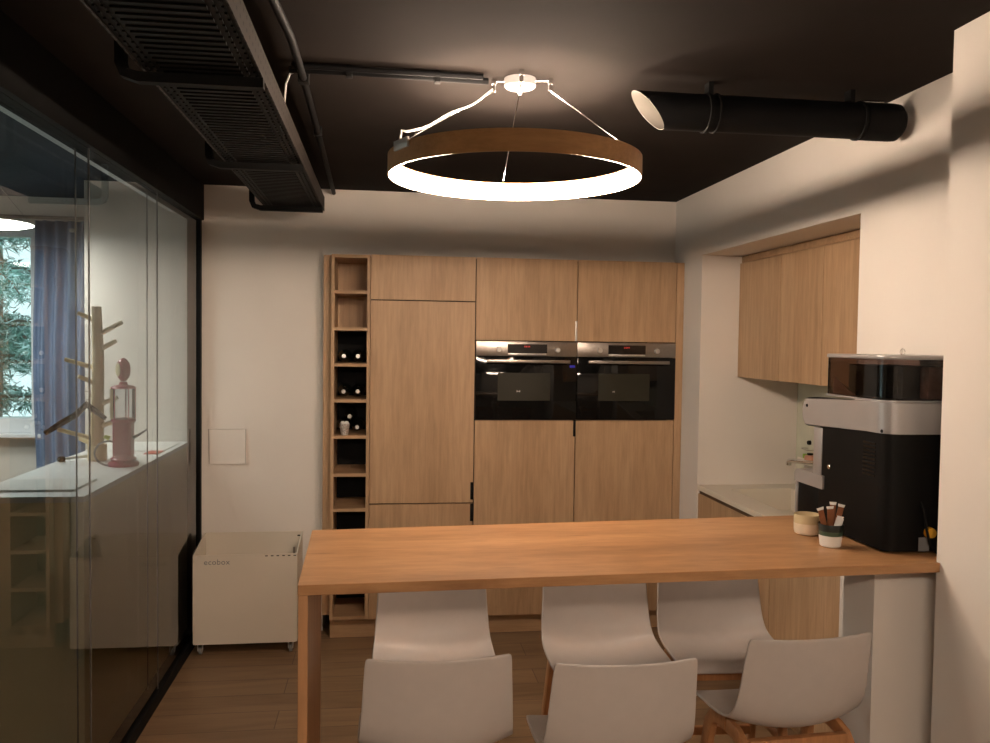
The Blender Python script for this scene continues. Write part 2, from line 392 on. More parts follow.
for (x0, x1, lab, px0, px1, mt) in ((.526, 1.117, 'oak oven housing cabinet left, beside the tall fridge cabinet', 1.100, 1.116, None), (1.122, 1.717, 'oak oven housing cabinet right, beside the white wall', 1.123, 1.139, None)):
    oc = thing('oven_cabinet', lab, 'cabinet', ((x0 + x1) / 2, 5.05, .113), 'oven housing cabinets')
    b = MB(); b.box(x0, x1, YF + .021, 5.33, .113, 1.25); b.box(x0, x1, YF + .021, 5.33, 1.73, 2.19); b.box(x0, x1, 5.30, 5.33, 1.25, 1.73)
    b.build('body', DK, oc, 0)
    d = front(oc, x0, x1, 1.722, 2.196)
    if x0 < 1: pull(1.108, 1.1195, 1.722, 1.84, MT['steel_light'], d)
    d = front(oc, x0, x1, .115, 1.258)
    if x0 < 1: pull(1.106, 1.1195, 1.165, 1.262, None, d)
def oven(x0, x1, lab, big_logo):
    r = thing('built_in_oven', lab, 'oven', ((x0 + x1) / 2, YF + .1, 1.262), 'built-in ovens')
    MB().box(x0 + .01, x1 - .01, YF + .012, 5.28, 1.268, 1.712).build('body', MT['black'], r, 0)
    w = x1 - x0
    cp = MB().box(x0, x1, YF - .012, YF + .012, 1.632, 1.717, .002).build('control_panel', MT['steel'], r)
    dx0, dx1 = (x0 + w * .31, x0 + w * .70) if big_logo else (x0 + w * .31, x0 + w * .69)
    dsp = sub(MB().box(dx0, dx1, YF - .014, YF - .011, 1.650, 1.702), 'display', MT['display'], cp)
    sub(MB().box(dx0 + .002, dx1 - .004, YF - .016, YF - .0115, 1.639, 1.648, .001), 'display_trim', MT['steel_light'], cp)
    g = MB()
    for k in range(4): g.box((dx0 + dx1) / 2 - .018 + k * .009, (dx0 + dx1) / 2 - .013 + k * .009, YF - .0146, YF - .0138, 1.684, 1.692)
    sub(g, 'digits', MT['digits'], cp)
    for kx in (x0 + w * .22, x0 + w * .80):
        MB().lathe([(.014, YF - .013), (.0155, YF - .024), (.0150, YF - .034), (.0125, YF - .036), (0, YF - .036)], (kx, 0, 1.670), 24, 'y').build('knob', MT['steel_light'], r)
    dr = MB().box(x0, x1, YF - .014, YF + .012, 1.265, 1.629, .002).build('door', MT['ovenglass'], r)
    sub(MB().box(x0 + w * .215, x0 + w * .735, YF - .0148, YF - .0135, 1.375, 1.535), 'oven_window', MT['ovenwindow'], dr)
    h = MB(); h.box(x0 + w * .10, x0 + w * .92, YF - .052, YF - .038, 1.593, 1.612, .003)
    for kx in (x0 + w * .13, x0 + w * .89): h.box(kx - .006, kx + .006, YF - .042, YF - .012, 1.597, 1.608)
    sub(h, 'handle', MT['steel'], dr)
    g = MB(); mx = x0 + w * (.42 if big_logo else .37); s_ = 1 if big_logo else .55
    g.box(mx - .010 * s_, mx - .006 * s_, YF - .0154, YF - .0146, 1.424, 1.434); g.box(mx - .006 * s_, mx + .006 * s_, YF - .0154, YF - .0146, 1.427, 1.430); g.box(mx + .006 * s_, mx + .010 * s_, YF - .0154, YF - .0146, 1.424, 1.434)
    sub(g, 'door_mark', MT['steel_light'], dr)
    if big_logo: sub(MB().box(x1 - .043, x1 - .012, YF - .0154, YF - .0146, 1.568, 1.582), 'indicator_light', MT['blue_led'], dr)
oven(.5268, 1.1195, 'left built-in oven with black glass door, next to fridge cabinet', True)
oven(1.1225, 1.7168, 'right built-in oven with black glass door, nearest the white right wall', False)
# ---- wine rack
wr = thing('wine_rack', 'narrow tall open oak wine rack of stacked cubbies, left of fridge cabinet', 'wine rack', (-.184, 4.95, .113))
x0, x1 = -.292, -.0755
MB().box(x0, x0 + .018, YF - .006, 5.12, .119, 2.192).build('side_panel', MT['oak'], wr, 0)
MB().box(x1 - .018, x1, YF - .006, 5.12, .119, 2.192).build('side_panel', MT['oak'], wr, 0)
MB().box(x0, x1, 5.12, 5.13, 1.774, 2.192).build('back_panel', MT['oak'], wr, 0)
MB().box(x0, x1, 5.12, 5.13, .119, 1.772).build('back_panel', MT['black'], wr, 0)['label'] = 'black lower backing, painted for the dark open depth'  # lower cubbies are open to the dark; black sheet paints that shade
SH = [.128, .335, .54, .747, .947, 1.163, 1.368, 1.571, 1.774, 1.982, 2.183]
for z in SH: MB().box(x0 + .018, x1 - .018, YF - .004, 5.12, z - .009, z + .009).build('shelf', MT['oak_x'], wr, 0)
def bottle(x, z, lab, k):
    # lying on the shelf, neck towards the room
    o = thing('wine_bottle', lab, 'bottle', (x, 4.93, z + .039), 'wine bottles lying in the wine rack')
    y = YF + .075
    MB().lathe([(0, y + .002), (.0150, y + .0035), (.0140, y + .09), (.020, y + .115), (.034, y + .145), (.038, y + .17), (.038, y + .285), (.034, y + .29), (0, y + .29)], (x, 0, z + .039), 24, 'y').build('bottle_body', MT['bottle'], o)
    MB().lathe([(0, y), (.0105, y), (.0125, y + .003)], (x, 0, z + .039), 20, 'y').build('foil_cap', MT['foil'], o)
for x, sh, lab in ((-.225, 7, 'left bottle of the pair in the uppermost filled cubby'), (-.145, 7, 'right bottle of the pair in the uppermost filled cubby'),
                (-.225, 6, 'left bottle of the pair in the middle filled cubby'), (-.145, 6, 'right bottle of the pair in the middle filled cubby'),
                (-.234, 5, 'bottle lying behind the small patterned bucket'), (-.147, 5, 'bottle lying right of the small patterned bucket')):
    bottle(x, SH[sh] + .009, 'dark wine bottle, ' + lab, 0)
bottle(-.190, SH[5] + .009 + .062, 'dark wine bottle stacked on top of two others above the bucket', 0)
bk = thing('bucket', 'tiny pale patterned bucket standing on wine rack shelf', 'bucket', (-.222, 4.793, SH[5] + .009))
m = MB(); m.lathe([(0, 0), (.020, 0), (.028, .062), (.030, .064), (.0275, .0645), (.019, .003), (0, .003)], (-.215, 4.80, SH[5] + .009), 24)
m.build('pail', paint('speckled_pail', (.55, .50, .46), .4, .4, .3, var=.5, scale=120), bk)
m = MB()
for k in range(6):
    a = k * 1.05; m.lathe([(0, -.01), (.009, -.004), (.010, .004), (.004, .012), (0, .013)], (-.215 + .015 * math.cos(a), 4.80 + .015 * math.sin(a), SH[5] + .075), 8)
m.build('contents', MT['paper'], bk)

# ------------------------------------------------------------------ kitchenette in the recess
bc = [(3.005, 3.599), (3.607, 4.05), (4.058, 4.495)]
for i, (y0, y1) in enumerate(bc):
    t = thing('base_cabinet', ['light oak base cabinet under worktop, front end nearest the bar', 'light oak base cabinet under worktop, in the middle', 'light oak base cabinet under worktop, far end by the tall cabinets'][i], 'cabinet', (2.05, (y0 + y1) / 2, 0), 'base cabinets in the recess')
    MB().box(XR + .03, NX - .005, y0, y1, .10, .775).build('body', DK, t, 0)
    MB().box(XR + .005, XR + .026, y0, y1, .08, .872, .001, 1).build('door', MT['oak'], t, 0)
    MB().box(XR + .06, XR + .08, y0, y1, 0, .10).build('plinth', MT['oak_x'], t, 0)
struct('trim_5', MB().box(XR, NX - .002, 2.936, 3.002, 0, .90), MT['wall'])
wt = thing('worktop', 'cream worktop with inset sink running along the right-hand recess', 'worktop', (2.05, 3.8, .86))
m = MB(); sx0, sx1, sy0, sy1 = 1.90, 2.26, 3.70, 4.36
m.box(XR + .001, sx0, NY0 + .002, NY1 - .002, .894, .920); m.box(sx1, NX - .001, NY0 + .002, NY1 - .002, .894, .920)
m.box(sx0, sx1, NY0 + .002, sy0, .894, .920); m.box(sx0, sx1, sy1, NY1 - .002, .894, .920)
m.build('worktop_slab', MT['counter'], wt, 0)
MB().box(XR + .012, XR + .03, NY0 + .070, NY1 - .006, .8725, .8935).build('grip_gap', paint('brown_grip_gap_shade', (.10, .06, .035), .6, .3), wt, 0)  # recessed grip gap under the slab, its shade filled in as dark brown
m = MB(); m.box(sx0, sx0 + .004, sy0, sy1, .80, .9195); m.box(sx1 - .004, sx1, sy0, sy1, .80, .9195); m.box(sx0 + .004, sx1 - .004, sy0, sy0 + .004, .80, .9195); m.box(sx0 + .004, sx1 - .004, sy1 - .004, sy1, .80, .9195); m.box(sx0, sx1, sy0, sy1, .796, .80)
m.build('sink_basin', MT['counter'], wt, 0)
struct('trim_6', MB().box(NX - .008, NX - .001, NY0 + .002, NY1 - .002, .921, 1.53), paint('glossy_cream_splashback', (.60, .60, .48), .15, .5, bmp=0))
fa = thing('faucet', 'chrome kitchen faucet with long straight spout over the sink', 'faucet', (2.30, 4.02, .92))
MB().lathe([(.026, .9205), (.026, .930), (.018, .934), (.017, 1.07), (.019, 1.075), (.019, 1.12), (.012, 1.127), (0, 1.127)], (2.30, 4.02, 0), 24).build('faucet_body', MT['chrome'], fa)
m = MB(); m.tube([(2.30, 4.02, 1.10), (2.26, 4.10, 1.096), (2.205, 4.24, 1.092), (2.195, 4.265, 1.088), (2.193, 4.272, 1.078), (2.193, 4.272, 1.064)], [.013, .0125, .0125, .014, .015, .015], 14); m.build('spout', MT['chrome'], fa)
MB().tube([(2.30, 4.02, 1.125), (2.31, 4.00, 1.15), (2.30, 3.93, 1.17)], .006).build('lever', MT['chrome'], fa)
sb = thing('soap_bottle', 'white bottle with salmon-pink top band standing behind the sink', 'bottle', (2.315, 4.27, .92))
MB().lathe([(.0, .9205), (.028, .9205), (.030, .926), (.030, 1.075), (.028, 1.08)], (2.315, 4.27, 0), 24).build('bottle_body', MT['white'], sb)
MB().lathe([(.0302, 1.075), (.0302, 1.108), (.026, 1.115), (.013, 1.118), (0, 1.118)], (2.315, 4.27, 0), 24).build('bottle_top', MT['pink'], sb)
MB().lathe([(.013, 1.118), (.016, 1.120), (.016, 1.128), (0, 1.128)], (2.315, 4.27, 0), 16).build('cap', MT['black'], sb)
sp = thing('sponge_holder', 'clear little rack with green sponge on splashback above the sink', 'sponge holder', (2.33, 4.36, 1.06))
MB().box(2.325, 2.345, 4.337, 4.373, 1.085, 1.113, .004).build('sponge', MT['green'], sp)
m = MB(); m.box(2.310, 2.351, 4.32, 4.40, 1.078, 1.083); m.box(2.310, 2.313, 4.32, 4.40, 1.083, 1.092); m.build('tray', MT['counter'], sp)
wk = MB().lathe([(0, 2.335), (.010, 2.335), (.012, 2.340), (.012, 2.3515)], (0, 4.338, 1.178), 20, 'x').build('wall_hook', MT['black'], None, loc=(2.351, 4.338, 1.178))
tag(wk, 'small round black hook on the splashback above the sponge', 'hook')
sf = thing('wire_shelf', 'thin metal soap shelf sticking out under the black hook', 'shelf', (2.34, 4.32, 1.145))
MB().tube([(2.3515, 4.36, 1.145), (2.31, 4.36, 1.145), (2.305, 4.33, 1.143), (2.31, 4.29, 1.14), (2.3515, 4.28, 1.14)], .002, 6).build('wire', MT['steel'], sf)
# wall cabinets
WX = 1.987
wc = [(4.006, 4.495), (3.594, 4.000), (3.182, 3.588), (2.94, 3.176)]
for i, (y0, y1) in enumerate(wc):
    t = thing('wall_cabinet', ['light oak wall cabinet over the sink, farthest from the bar', 'light oak wall cabinet over the sink, second from the far end', 'light oak wall cabinet over the sink, behind the coffee machine hopper', 'light oak wall cabinet, near end hidden behind the recess edge'][i], 'cabinet', (2.17, (y0 + y1) / 2, 1.534), 'wall cabinets in the recess')
    MB().box(WX + .021, NX - .002, y0, y1, 1.536, 2.17).build('body', MT['oak'], t, 0)
    MB().box(WX, WX + .019, y0, y1, 1.534, 2.172, .001, 1).build('door', MT['oak'], t, 0)
struct('trim_7', MB().box(WX + .012, WX + .03, NY0 + .002, NY1 - .002, 2.176, 2.213), MT['oak_x'])

# ------------------------------------------------------------------ bar
ZB = 1.12; TB = .026
bar = thing('bar_counter', 'long warm oak bar table with panel leg, in front of kitchen', 'bar table', (.7, 2.35, 0))
m = MB(); m.prism([(-.201, 2.045), (XP - .001, 2.106), (XP - .001, 2.125), (XR - .001, 2.125), (XR - .001, 2.77), (-.216, 2.638)], ZB - TB, ZB, 'z', .0012, 1)
m.build('countertop', MT['bar'], bar, 0)
m = MB(); m.prism([(-.200, 2.048), (-.177, 2.049), (-.177, 2.50), (-.205, 2.50)], 0, ZB - TB - .0005, 'z', .001, 1)
m.build('leg_panel', MT['barleg'], bar, 0)

# ------------------------------------------------------------------ bar stools
def stool(loc, rz, label):
    r = thing('bar_stool', label, 'stool', (0, 0, 0), 'bar stools around the bar')
    # shell: profile from back top to seat front (local y forward), width and side lift per station
    prof = [(-0.192, 0.954, 0.176, 0.024), (-0.191, 0.947, 0.1775, 0.0245), (-0.184, 0.9069, 0.18, 0.027), (-0.176, 0.8556, 0.183, 0.029), (-0.168, 0.8042, 0.186, 0.031), (-0.16, 0.758, 0.189, 0.035), (-0.15, 0.7241, 0.191, 0.042), (-0.132, 0.6974, 0.192, 0.046), (-0.104, 0.6831, 0.194, 0.04), (-0.06, 0.679, 0.196, 0.032), (-0.01, 0.681, 0.197, 0.024), (0.045, 0.6872, 0.197, 0.016), (0.095, 0.6923, 0.196, 0.01), (0.122, 0.6913, 0.192, 0.006), (0.14, 0.6831, 0.186, 0.003), (0.149, 0.671, 0.178, 0.0)]
    US = [-1, -.975, -.9, -.78, -.64, -.48, -.32, -.16, 0, .16, .32, .48, .64, .78, .9, .975, 1]; N = 16; rows = []
    np_ = len(prof)
    for i, (y, z, w, l) in enumerate(prof):
        a, b_ = prof[max(i - 1, 0)], prof[min(i + 1, np_ - 1)]
        t = Vector((0, b_[0] - a[0], b_[1] - a[1])).normalized(); nrm = Vector((0, -t.z, t.y))   # towards sitter / up
        if nrm.z < 0 and i > 6: nrm = -nrm
        if i <= 6 and nrm.y < 0: nrm = -nrm
        row = []
        for k in range(N + 1):
            u = US[k]
            row.append(Vector((w * u, y, z)) + nrm * (l * abs(u) ** 2.1))
        rows.append(row)
    # refine with Catmull-Rom by subdivision modifier
    m = MB(); m.grid(rows)
    # round the four outer corners slightly by pulling the corner verts in
    m.bm.verts.ensure_lookup_table(); V = m.bm.verts
    for (ri, ki, dx, dn) in ((0, 0, .003, 0), (0, N, -.003, 0), (np_ - 1, 0, .012, 0), (np_ - 1, N, -.012, 0)):
        v = V[ri * (N + 1) + ki]; v.co.x += dx; v.co.z += -.003 if ri == 0 else .006
    sh = m.build('seat_shell', MT['shell'], r, 180)
    so = sh.modifiers.new('thickness', 'SOLIDIFY'); so.thickness = .008; so.offset = 0
    su = sh.modifiers.new('smooth', 'SUBSURF'); su.levels = 1; su.render_levels = 2
    rect = [(-1, -.55), (1, -.55), (1, .55), (-1, .55)]
    rc = [(-1, -.42), (-.9, -.5), (.9, -.5), (1, -.42), (1, .42), (.9, .5), (-.9, .5), (-1, .42)]
    for sx in (-1, 1):
        for sy in (-1, 1):
            ytop = -.115 if sy < 0 else .085
            pts = [(sx * .178, ytop + sy * .085, 0), (sx * .172, ytop + sy * .035, .40), (sx * .158, ytop + sy * .006, .588), (sx * .156, ytop - sy * .002, .623), (sx * .154, ytop - sy * .018, .647), (sx * .152, ytop - sy * .045, .657), (sx * .152, -.015 + sy * .004, .659)]
            MB().tube(pts, [.015, .019, .021, .021, .020, .019, .018], shape=rc).build('leg', MT['beech'], r, 40)
    MB().box(-.145, .145, -.128, -.106, .622, .662, .002).build('seat_rail', MT['beech'], r, 40)
    MB().box(-.145, .145, .068, .088, .624, .660, .002).build('seat_rail', MT['beech'], r, 40)
    MB().box(-.165, .165, .108, .128, .33, .360, .002).build('footrest', MT['beech'], r, 40)
    MB().box(-.168, .168, -.164, -.146, .33, .360, .002).build('stretcher', MT['beech'], r, 40)
    for sx in (-1, 1): MB().tube([(sx * .176, -.145, .42), (sx * .176, .11, .42)], .012, shape=rc).build('stretcher', MT['beech'], r, 40)
    r.location = loc; r.rotation_euler[2] = rz
    return r
st = [((.140, 2.155, 0), .0, 'grey-white shell bar stool seen from behind, near side, leftmost by leg panel'),
      ((.586, 2.085, 0), .0, 'grey-white shell bar stool seen from behind, near side, middle one'),
      ((1.112, 2.205, 0), .06, 'grey-white shell bar stool seen from behind, near side, by the white pier'),
      ((.170, 2.625, 0), PI + .0, 'grey-white shell bar stool facing camera, far side, leftmost'),
      ((.727, 2.625, 0), PI - .02, 'grey-white shell bar stool facing camera, far side, middle one'),
      ((1.136, 2.640, 0), PI - .05, 'grey-white shell bar stool facing camera, far side, nearest base cabinets')]
s0 = stool(st[0][0], st[0][1], st[0][2])
for loc, rz, lab in st[1:]:
    c = copy_tree(s0); c.location = loc; c.rotation_euler[2] = rz; c['label'] = lab

# ------------------------------------------------------------------ coffee machine
cm = thing('coffee_machine', 'large black and silver automatic coffee machine on right end of bar', 'coffee machine', (1.58, 2.45, ZB))
X0, X1, Y0 = 1.430, 1.758, 2.205
m = MB(); m.prism(rrect(X0, X1, Y0, 2.577, (.045, .03, .0, .0)), ZB + .008, 1.50, 'z'); m.box(X0 + .003, X1, 2.576, 2.722, ZB + .012, 1.250, .003); m.box(X0 + .02, X1, 2.576, 2.61, 1.250, 1.50)
body = m.build('body', MT['body'], cm)
m = MB()
for k in range(4): m.lathe([(.014, 0), (.014, .0075)], ((1.46, 1.73)[k % 2], (2.25, 2.68)[k // 2], ZB + .0005), 12)
m.build('foot', MT['black'], cm)
def loft(outl, zb, zt):
    m = MB(); lo = [m.bm.verts.new((x, y, zb(y))) for x, y in outl]; hi = [m.bm.verts.new((x, y, zt(y))) for x, y in outl]; fs = [m.bm.faces.new(lo[::-1]), m.bm.faces.new(hi)]
    for i in range(len(outl)):
        j = (i + 1) % len(outl); fs.append(m.bm.faces.new([lo[i], lo[j], hi[j], hi[i]]))
    bmesh.ops.recalc_face_normals(m.bm, faces=fs); return m
def lerp_tab(tab):
    def f(y):
        for (a, p), (b, q) in zip(tab, tab[1:]):
            if y <= b: return p + (q - p) * max(0, (y - a) / (b - a))
        return tab[-1][1]
    return f
ol = rrect(X0 - .006, X1 + .001, Y0 - .006, 2.685, (.052, .0, .0, .0))
extra = [2.665, 2.64, 2.58, 2.50, 2.40, 2.30]
ol = ol[:-1] + [(X0 - .006, 2.685), (X0 - .006, 2.680)] + [(X0 - .006, y) for y in extra]
m = loft(ol, lerp_tab([(2.19, 1.467), (2.30, 1.466), (2.56, 1.452), (2.64, 1.447), (2.665, 1.450), (2.680, 1.466), (2.685, 1.480)]), lerp_tab([(2.19, 1.556), (2.30, 1.556), (2.58, 1.549), (2.64, 1.544), (2.665, 1.538), (2.680, 1.525), (2.685, 1.508)]))
m.build('top_band', MT['silver'], cm)
# hopper
m = MB(); pr = rrect(X0 + .004, X1 - .002, 2.225, 2.56, (.05, .02, .02, .02)); m.prism(pr, 1.562, 1.680, 'z')
for f in m.bm.faces: f.normal_update()
m.build('bean_hopper', MT['smoke'], cm)
m = MB(); m.prism(rrect(X0 + .001, X1, 2.221, 2.564, (.052, .02, .02, .02)), 1.680, 1.692, 'z', .003, 2); m.build('hopper_lid', MT['silver'], cm)
m = MB(); m.prism(rrect(X0 + .001, X1, 2.221, 2.564, (.052, .02, .02, .02)), 1.5565, 1.562, 'z'); m.build('hopper_rim', MT['silver'], cm)
m = MB(); m.box(X0 + .05, X1 - .12, 2.30, 2.50, 1.563, 1.66); m.build('hopper_divider', MT['black'], cm)
m = MB(); m.box(1.575, 1.675, 2.240, 2.28, 1.565, 1.658, .002); o = m.build('sachet_box', MT['cardboard'], cm)
m = MB(); m.prism([(2.40, 1.5635), (2.53, 1.5635), (2.53, 1.62)], 1.445, 1.449, 'x'); m.build('hopper_ramp', paint('brown_chute', (.25, .14, .10), .5, .4), cm)
# spout, tray
m = MB(); m.box(X0 - .004, X0 + .12, 2.560, 2.612, 1.292, 1.4475, .004); m.build('spout_block', MT['silver'], cm)
m = MB(); m.prism(rrect(2.542, 2.728, 1.248, 1.292, (.002, .002, .02, .002)), X0 - .007, X1, 'x'); m.build('drip_tray', MT['silver'], cm)
m = MB(); m.box(X0 - .004, X1, 2.716, 2.727, ZB + .012, 1.250, .003); m.build('front_trim', MT['silver'], cm)
m = MB()
for k in range(9): m.box(X0 - .002, X0 + .001, 2.262, 2.325, 1.335 + k * .0118, 1.341 + k * .0118)
m.build('vent', MT['black_gloss'], cm)
m = MB(); m.lathe([(0, X0 - .006), (.006, X0 - .006), (.008, X0 - .004), (.008, X0)], (0, 2.51, 1.328), 16, 'x'); m.build('lock', MT['chrome'], cm)
for yy, zz, nm in ((2.655, 1.515, 'screw'), (2.225, 1.474, 'screw')):
    MB().lathe([(0, X0 - .0085), (.005, X0 - .008), (.0055, X0 - .006)], (0, yy, zz), 12, 'x').build(nm, MT['black'], cm)
m = MB(); m.box(1.535, 1.568, Y0 - .0015, Y0 + .001, 1.128, 1.168); m.build('rating_label', MT['grey'], cm)
m = MB(); m.lathe([(0, Y0 - .018), (.014, Y0 - .016), (.016, Y0 - .006), (.016, Y0)], (1.566, 0, 1.183), 20, 'y'); m.build('yellow_plug', MT['yellow'], cm)
m = MB(); m.tube([(1.538, Y0 + .002, 1.27), (1.538, Y0 - .016, 1.25), (1.542, Y0 - .024, 1.20), (1.552, Y0 - .026, 1.155), (1.578, Y0 - .022, 1.128), (1.64, Y0 - .01, 1.126)], .0038, 8); m.build('power_cable', MT['black'], cm)
m = MB(); m.tube([(1.517 + .008 * math.cos(a), 2.28, 1.702 + .009 * math.sin(a)) for a in [k * PI / 8 for k in range(16)]], .0008, 6); m.cyl((1.515, 2.28, 1.6905), (1.515, 2.28, 1.713), .001); m.build('key_ring', MT['steel'], cm)
# cups and sachets
cup = thing('sugar_pot', 'round cream pot with straw-coloured upper band, beside coffee machine', 'pot', (1.335, 2.47, ZB))
cx, cy = 1.338, 2.475
m = MB(); m.lathe([(0, 0), (.032, 0), (.037, .003), (.040, .012), (.0405, .035), (.037, .035), (.036, .008), (0, .006)], (cx, cy, ZB + .0005), 36); m.build('pot_body', MT['pot'], cup)
m = MB(); m.lathe([(.0405, .0355), (.0405, .060), (.040, .063), (.038, .063), (.037, .0355)], (cx, cy, ZB + .0005), 36, close=True); m.build('pot_band', MT['potband'], cup)
c2 = thing('sachet_pot', 'small white pot with dark green and black bands, holding sachets', 'pot', (1.33, 2.31, ZB))
px, py = 1.327, 2.315
m = MB(); m.lathe([(0, 0), (.026, 0), (.030, .003), (.0335, .034), (.031, .034), (.027, .005), (0, .005)], (px, py, ZB + .0005), 36); m.build('pot_body', MT['white'], c2)
m = MB(); m.lathe([(.0335, .0342), (.0350, .047), (.033, .047), (.031, .0342)], (px, py, ZB + .0005), 36, close=True); m.build('green_band', MT['potgreen'], c2)
m = MB(); m.lathe([(.0350, .0472), (.0368, .066), (.036, .068), (.034, .067), (.033, .0472)], (px, py, ZB + .0005), 36, close=True); m.build('black_band', MT['potdark'], c2)
sach = [(-.018, .004, -.026, .115, 0.2, 'leftmost, leaning left', 'sachet'), (-.004, -.004, -.004, .120, .1, 'second from left with orange print, upright', 'sachet'),
        (.006, .012, .010, .130, -.2, 'tallest, standing at the back', 'sachet'), (.016, 0, .028, .125, .5, 'leaning right with a flared top', 'sachet'),
        (.010, -.014, .020, .092, .3, 'white one at the front right', 'paper')]
for i, (dx, dy, tx, h, rz, txt, mt) in enumerate(sach):
    t = thing('sugar_sachet' if mt == 'sachet' else 'creamer_sachet', ('brown stick sachet in the small pot, ' if mt == 'sachet' else 'crumpled sachet in the small pot, ') + txt, 'sachet', (px + dx, py + dy, ZB + .01), 'sachets in the small pot')
    a = Vector((px + dx * .4, py + dy * .4, ZB + .012)); b_ = Vector((px + dx + tx * .6, py + dy, ZB + h))
    shp = [(-.3, -1.35), (.3, -1.35), (.3, 1.35), (-.3, 1.35)] if mt == 'sachet' else [(-.3, -1.9), (-.7, 0), (-.3, 1.9), (.4, 1.7), (.1, 0), (.4, -1.7)]
    m = MB(); q = a.lerp(b_, .93); m.tube([a, a.lerp(b_, .5), q], [.0058, .0062, .0062], shape=shp); m.build('wrapper', MT[mt], t, 0)
    m = MB(); m.tube([q, b_], [.0064, .0078], shape=[(-.2, -1.4), (.2, -1.4), (.2, 1.4), (-.2, 1.4)]); m.build('end_seal', MT['paper'], t, 0)

# ------------------------------------------------------------------ recycling box, wall pocket
bx = thing('recycling_box', 'white wheeled steel recycling box against the back wall', 'bin', (-.72, 4.75, 0))
BX0, BX1, BY0, BY1, z0 = -1.002, -.455, 4.60, 4.915, .062
T = .006
m = MB()
m.prism(rrect(BX0, BX1, z0, .548, (.012, .012, .004, .004)), BY0, BY0 + T, 'y')
m.build('front_panel', MT['boxwhite'], bx)
m = MB(); m.prism(rrect(BX0, BX1, z0, .600, (.012, .012, .012, .012)), BY1 - T, BY1, 'y')
m.build('back_panel', MT['boxwhite'], bx)
for xa in (BX0, BX1 - T): MB().prism([(BY0 + T, z0), (BY1 - T, z0), (BY1 - T, .600), (BY1 - .03, .600), (BY0 + T, .548)], xa, xa + T, 'x').build('side_panel', MT['boxwhite'], bx)
MB().box(BX0 + T, BX1 - T, BY0 + T, BY1 - T, z0, z0 + T).build('bottom', MT['boxwhite'], bx, 0)
m = MB()
for k in range(6): m.box(-.625 + k * .030, -.611 + k * .030, BY0 - .0006, BY0 + .001, .536, .541)
m.build('slot', MT['black'], bx, 0)
m = MB(); m.box(BX1 - .030, BX1 - .014, BY1 - T - .001, BY1 - T, .572, .580); m.build('hole', MT['black'], bx, 0)
m = MB(); m.box(BX1 - .028, BX1 - .016, BY0 + .05, BY0 + .056, .52, .572); m.build('clip', MT['steel'], bx, 0)
for (cx_, cy_) in ((BX0 + .035, BY0 + .03), (BX1 - .035, BY0 + .03), (BX0 + .035, BY1 - .03), (BX1 - .035, BY1 - .03)):
    w_ = MB().lathe([(0, -.009), (.017, -.009), (.020, -.006), (.020, .006), (.017, .009), (0, .009)], (cx_, cy_, .0205), 20, 'x').build('caster', MT['grey'], bx)
    sub(MB().prism([(cy_ - .016, .022), (cy_ + .012, .022), (cy_ + .018, z0), (cy_ - .018, z0)], cx_ + .010, cx_ + .014, 'x').prism([(cy_ - .016, .022), (cy_ + .012, .022), (cy_ + .018, z0), (cy_ - .018, z0)], cx_ - .014, cx_ - .010, 'x'), 'fork', MT['steel_light'], w_)
fcu = bpy.data.curves.new('lettering', 'FONT'); fcu.body = 'ecobox'; fcu.size = .042; fcu.extrude = .0004; fcu.space_character = 1.08
fo = bpy.data.objects.new('tmp', fcu); C.collection.objects.link(fo); bpy.context.view_layer.update()
me = bpy.data.meshes.new_from_object(fo.evaluated_get(bpy.context.evaluated_depsgraph_get())); bpy.data.objects.remove(fo)
me.transform(Matrix.Translation((-.945, BY0 - .0007, .496)) @ Matrix.Rotation(PI / 2, 4, 'X')); me.transform(Matrix.Translation(-bx.location)); me.materials.clear(); me.materials.append(MT['grey'])
lo = bpy.data.objects.new('lettering', me); C.collection.objects.link(lo); lo.parent = bx
wp = thing('wall_plate', 'square pale cover plate on white wall above the recycling box', 'plate', (-.886, 4.942, .988))
m = MB(); m.box(-.990, -.782, 4.938, 4.9435, .988, 1.192, .001, 1); m.build('plate', MT['wall'], wp, 0)
m = MB(); m.prism([(-.992, 1.192), (-.985, 1.192), (-.983, .992), (-.986, .992)], 4.9355, 4.9385, 'y'); m.prism([(-.784, 1.19), (-.781, 1.19), (-.781, .992), (-.785, .992)], 4.9365, 4.9385, 'y'); m.prism([(-.984, 1.1905), (-.784, 1.1925), (-.784, 1.1905), (-.984, 1.1885)], 4.9365, 4.9385, 'y')
m.build('edge', paint('shaded_clear_edge', (.42, .38, .34), .5, .3), wp, 0)  # clear rim, its shade painted in as grey

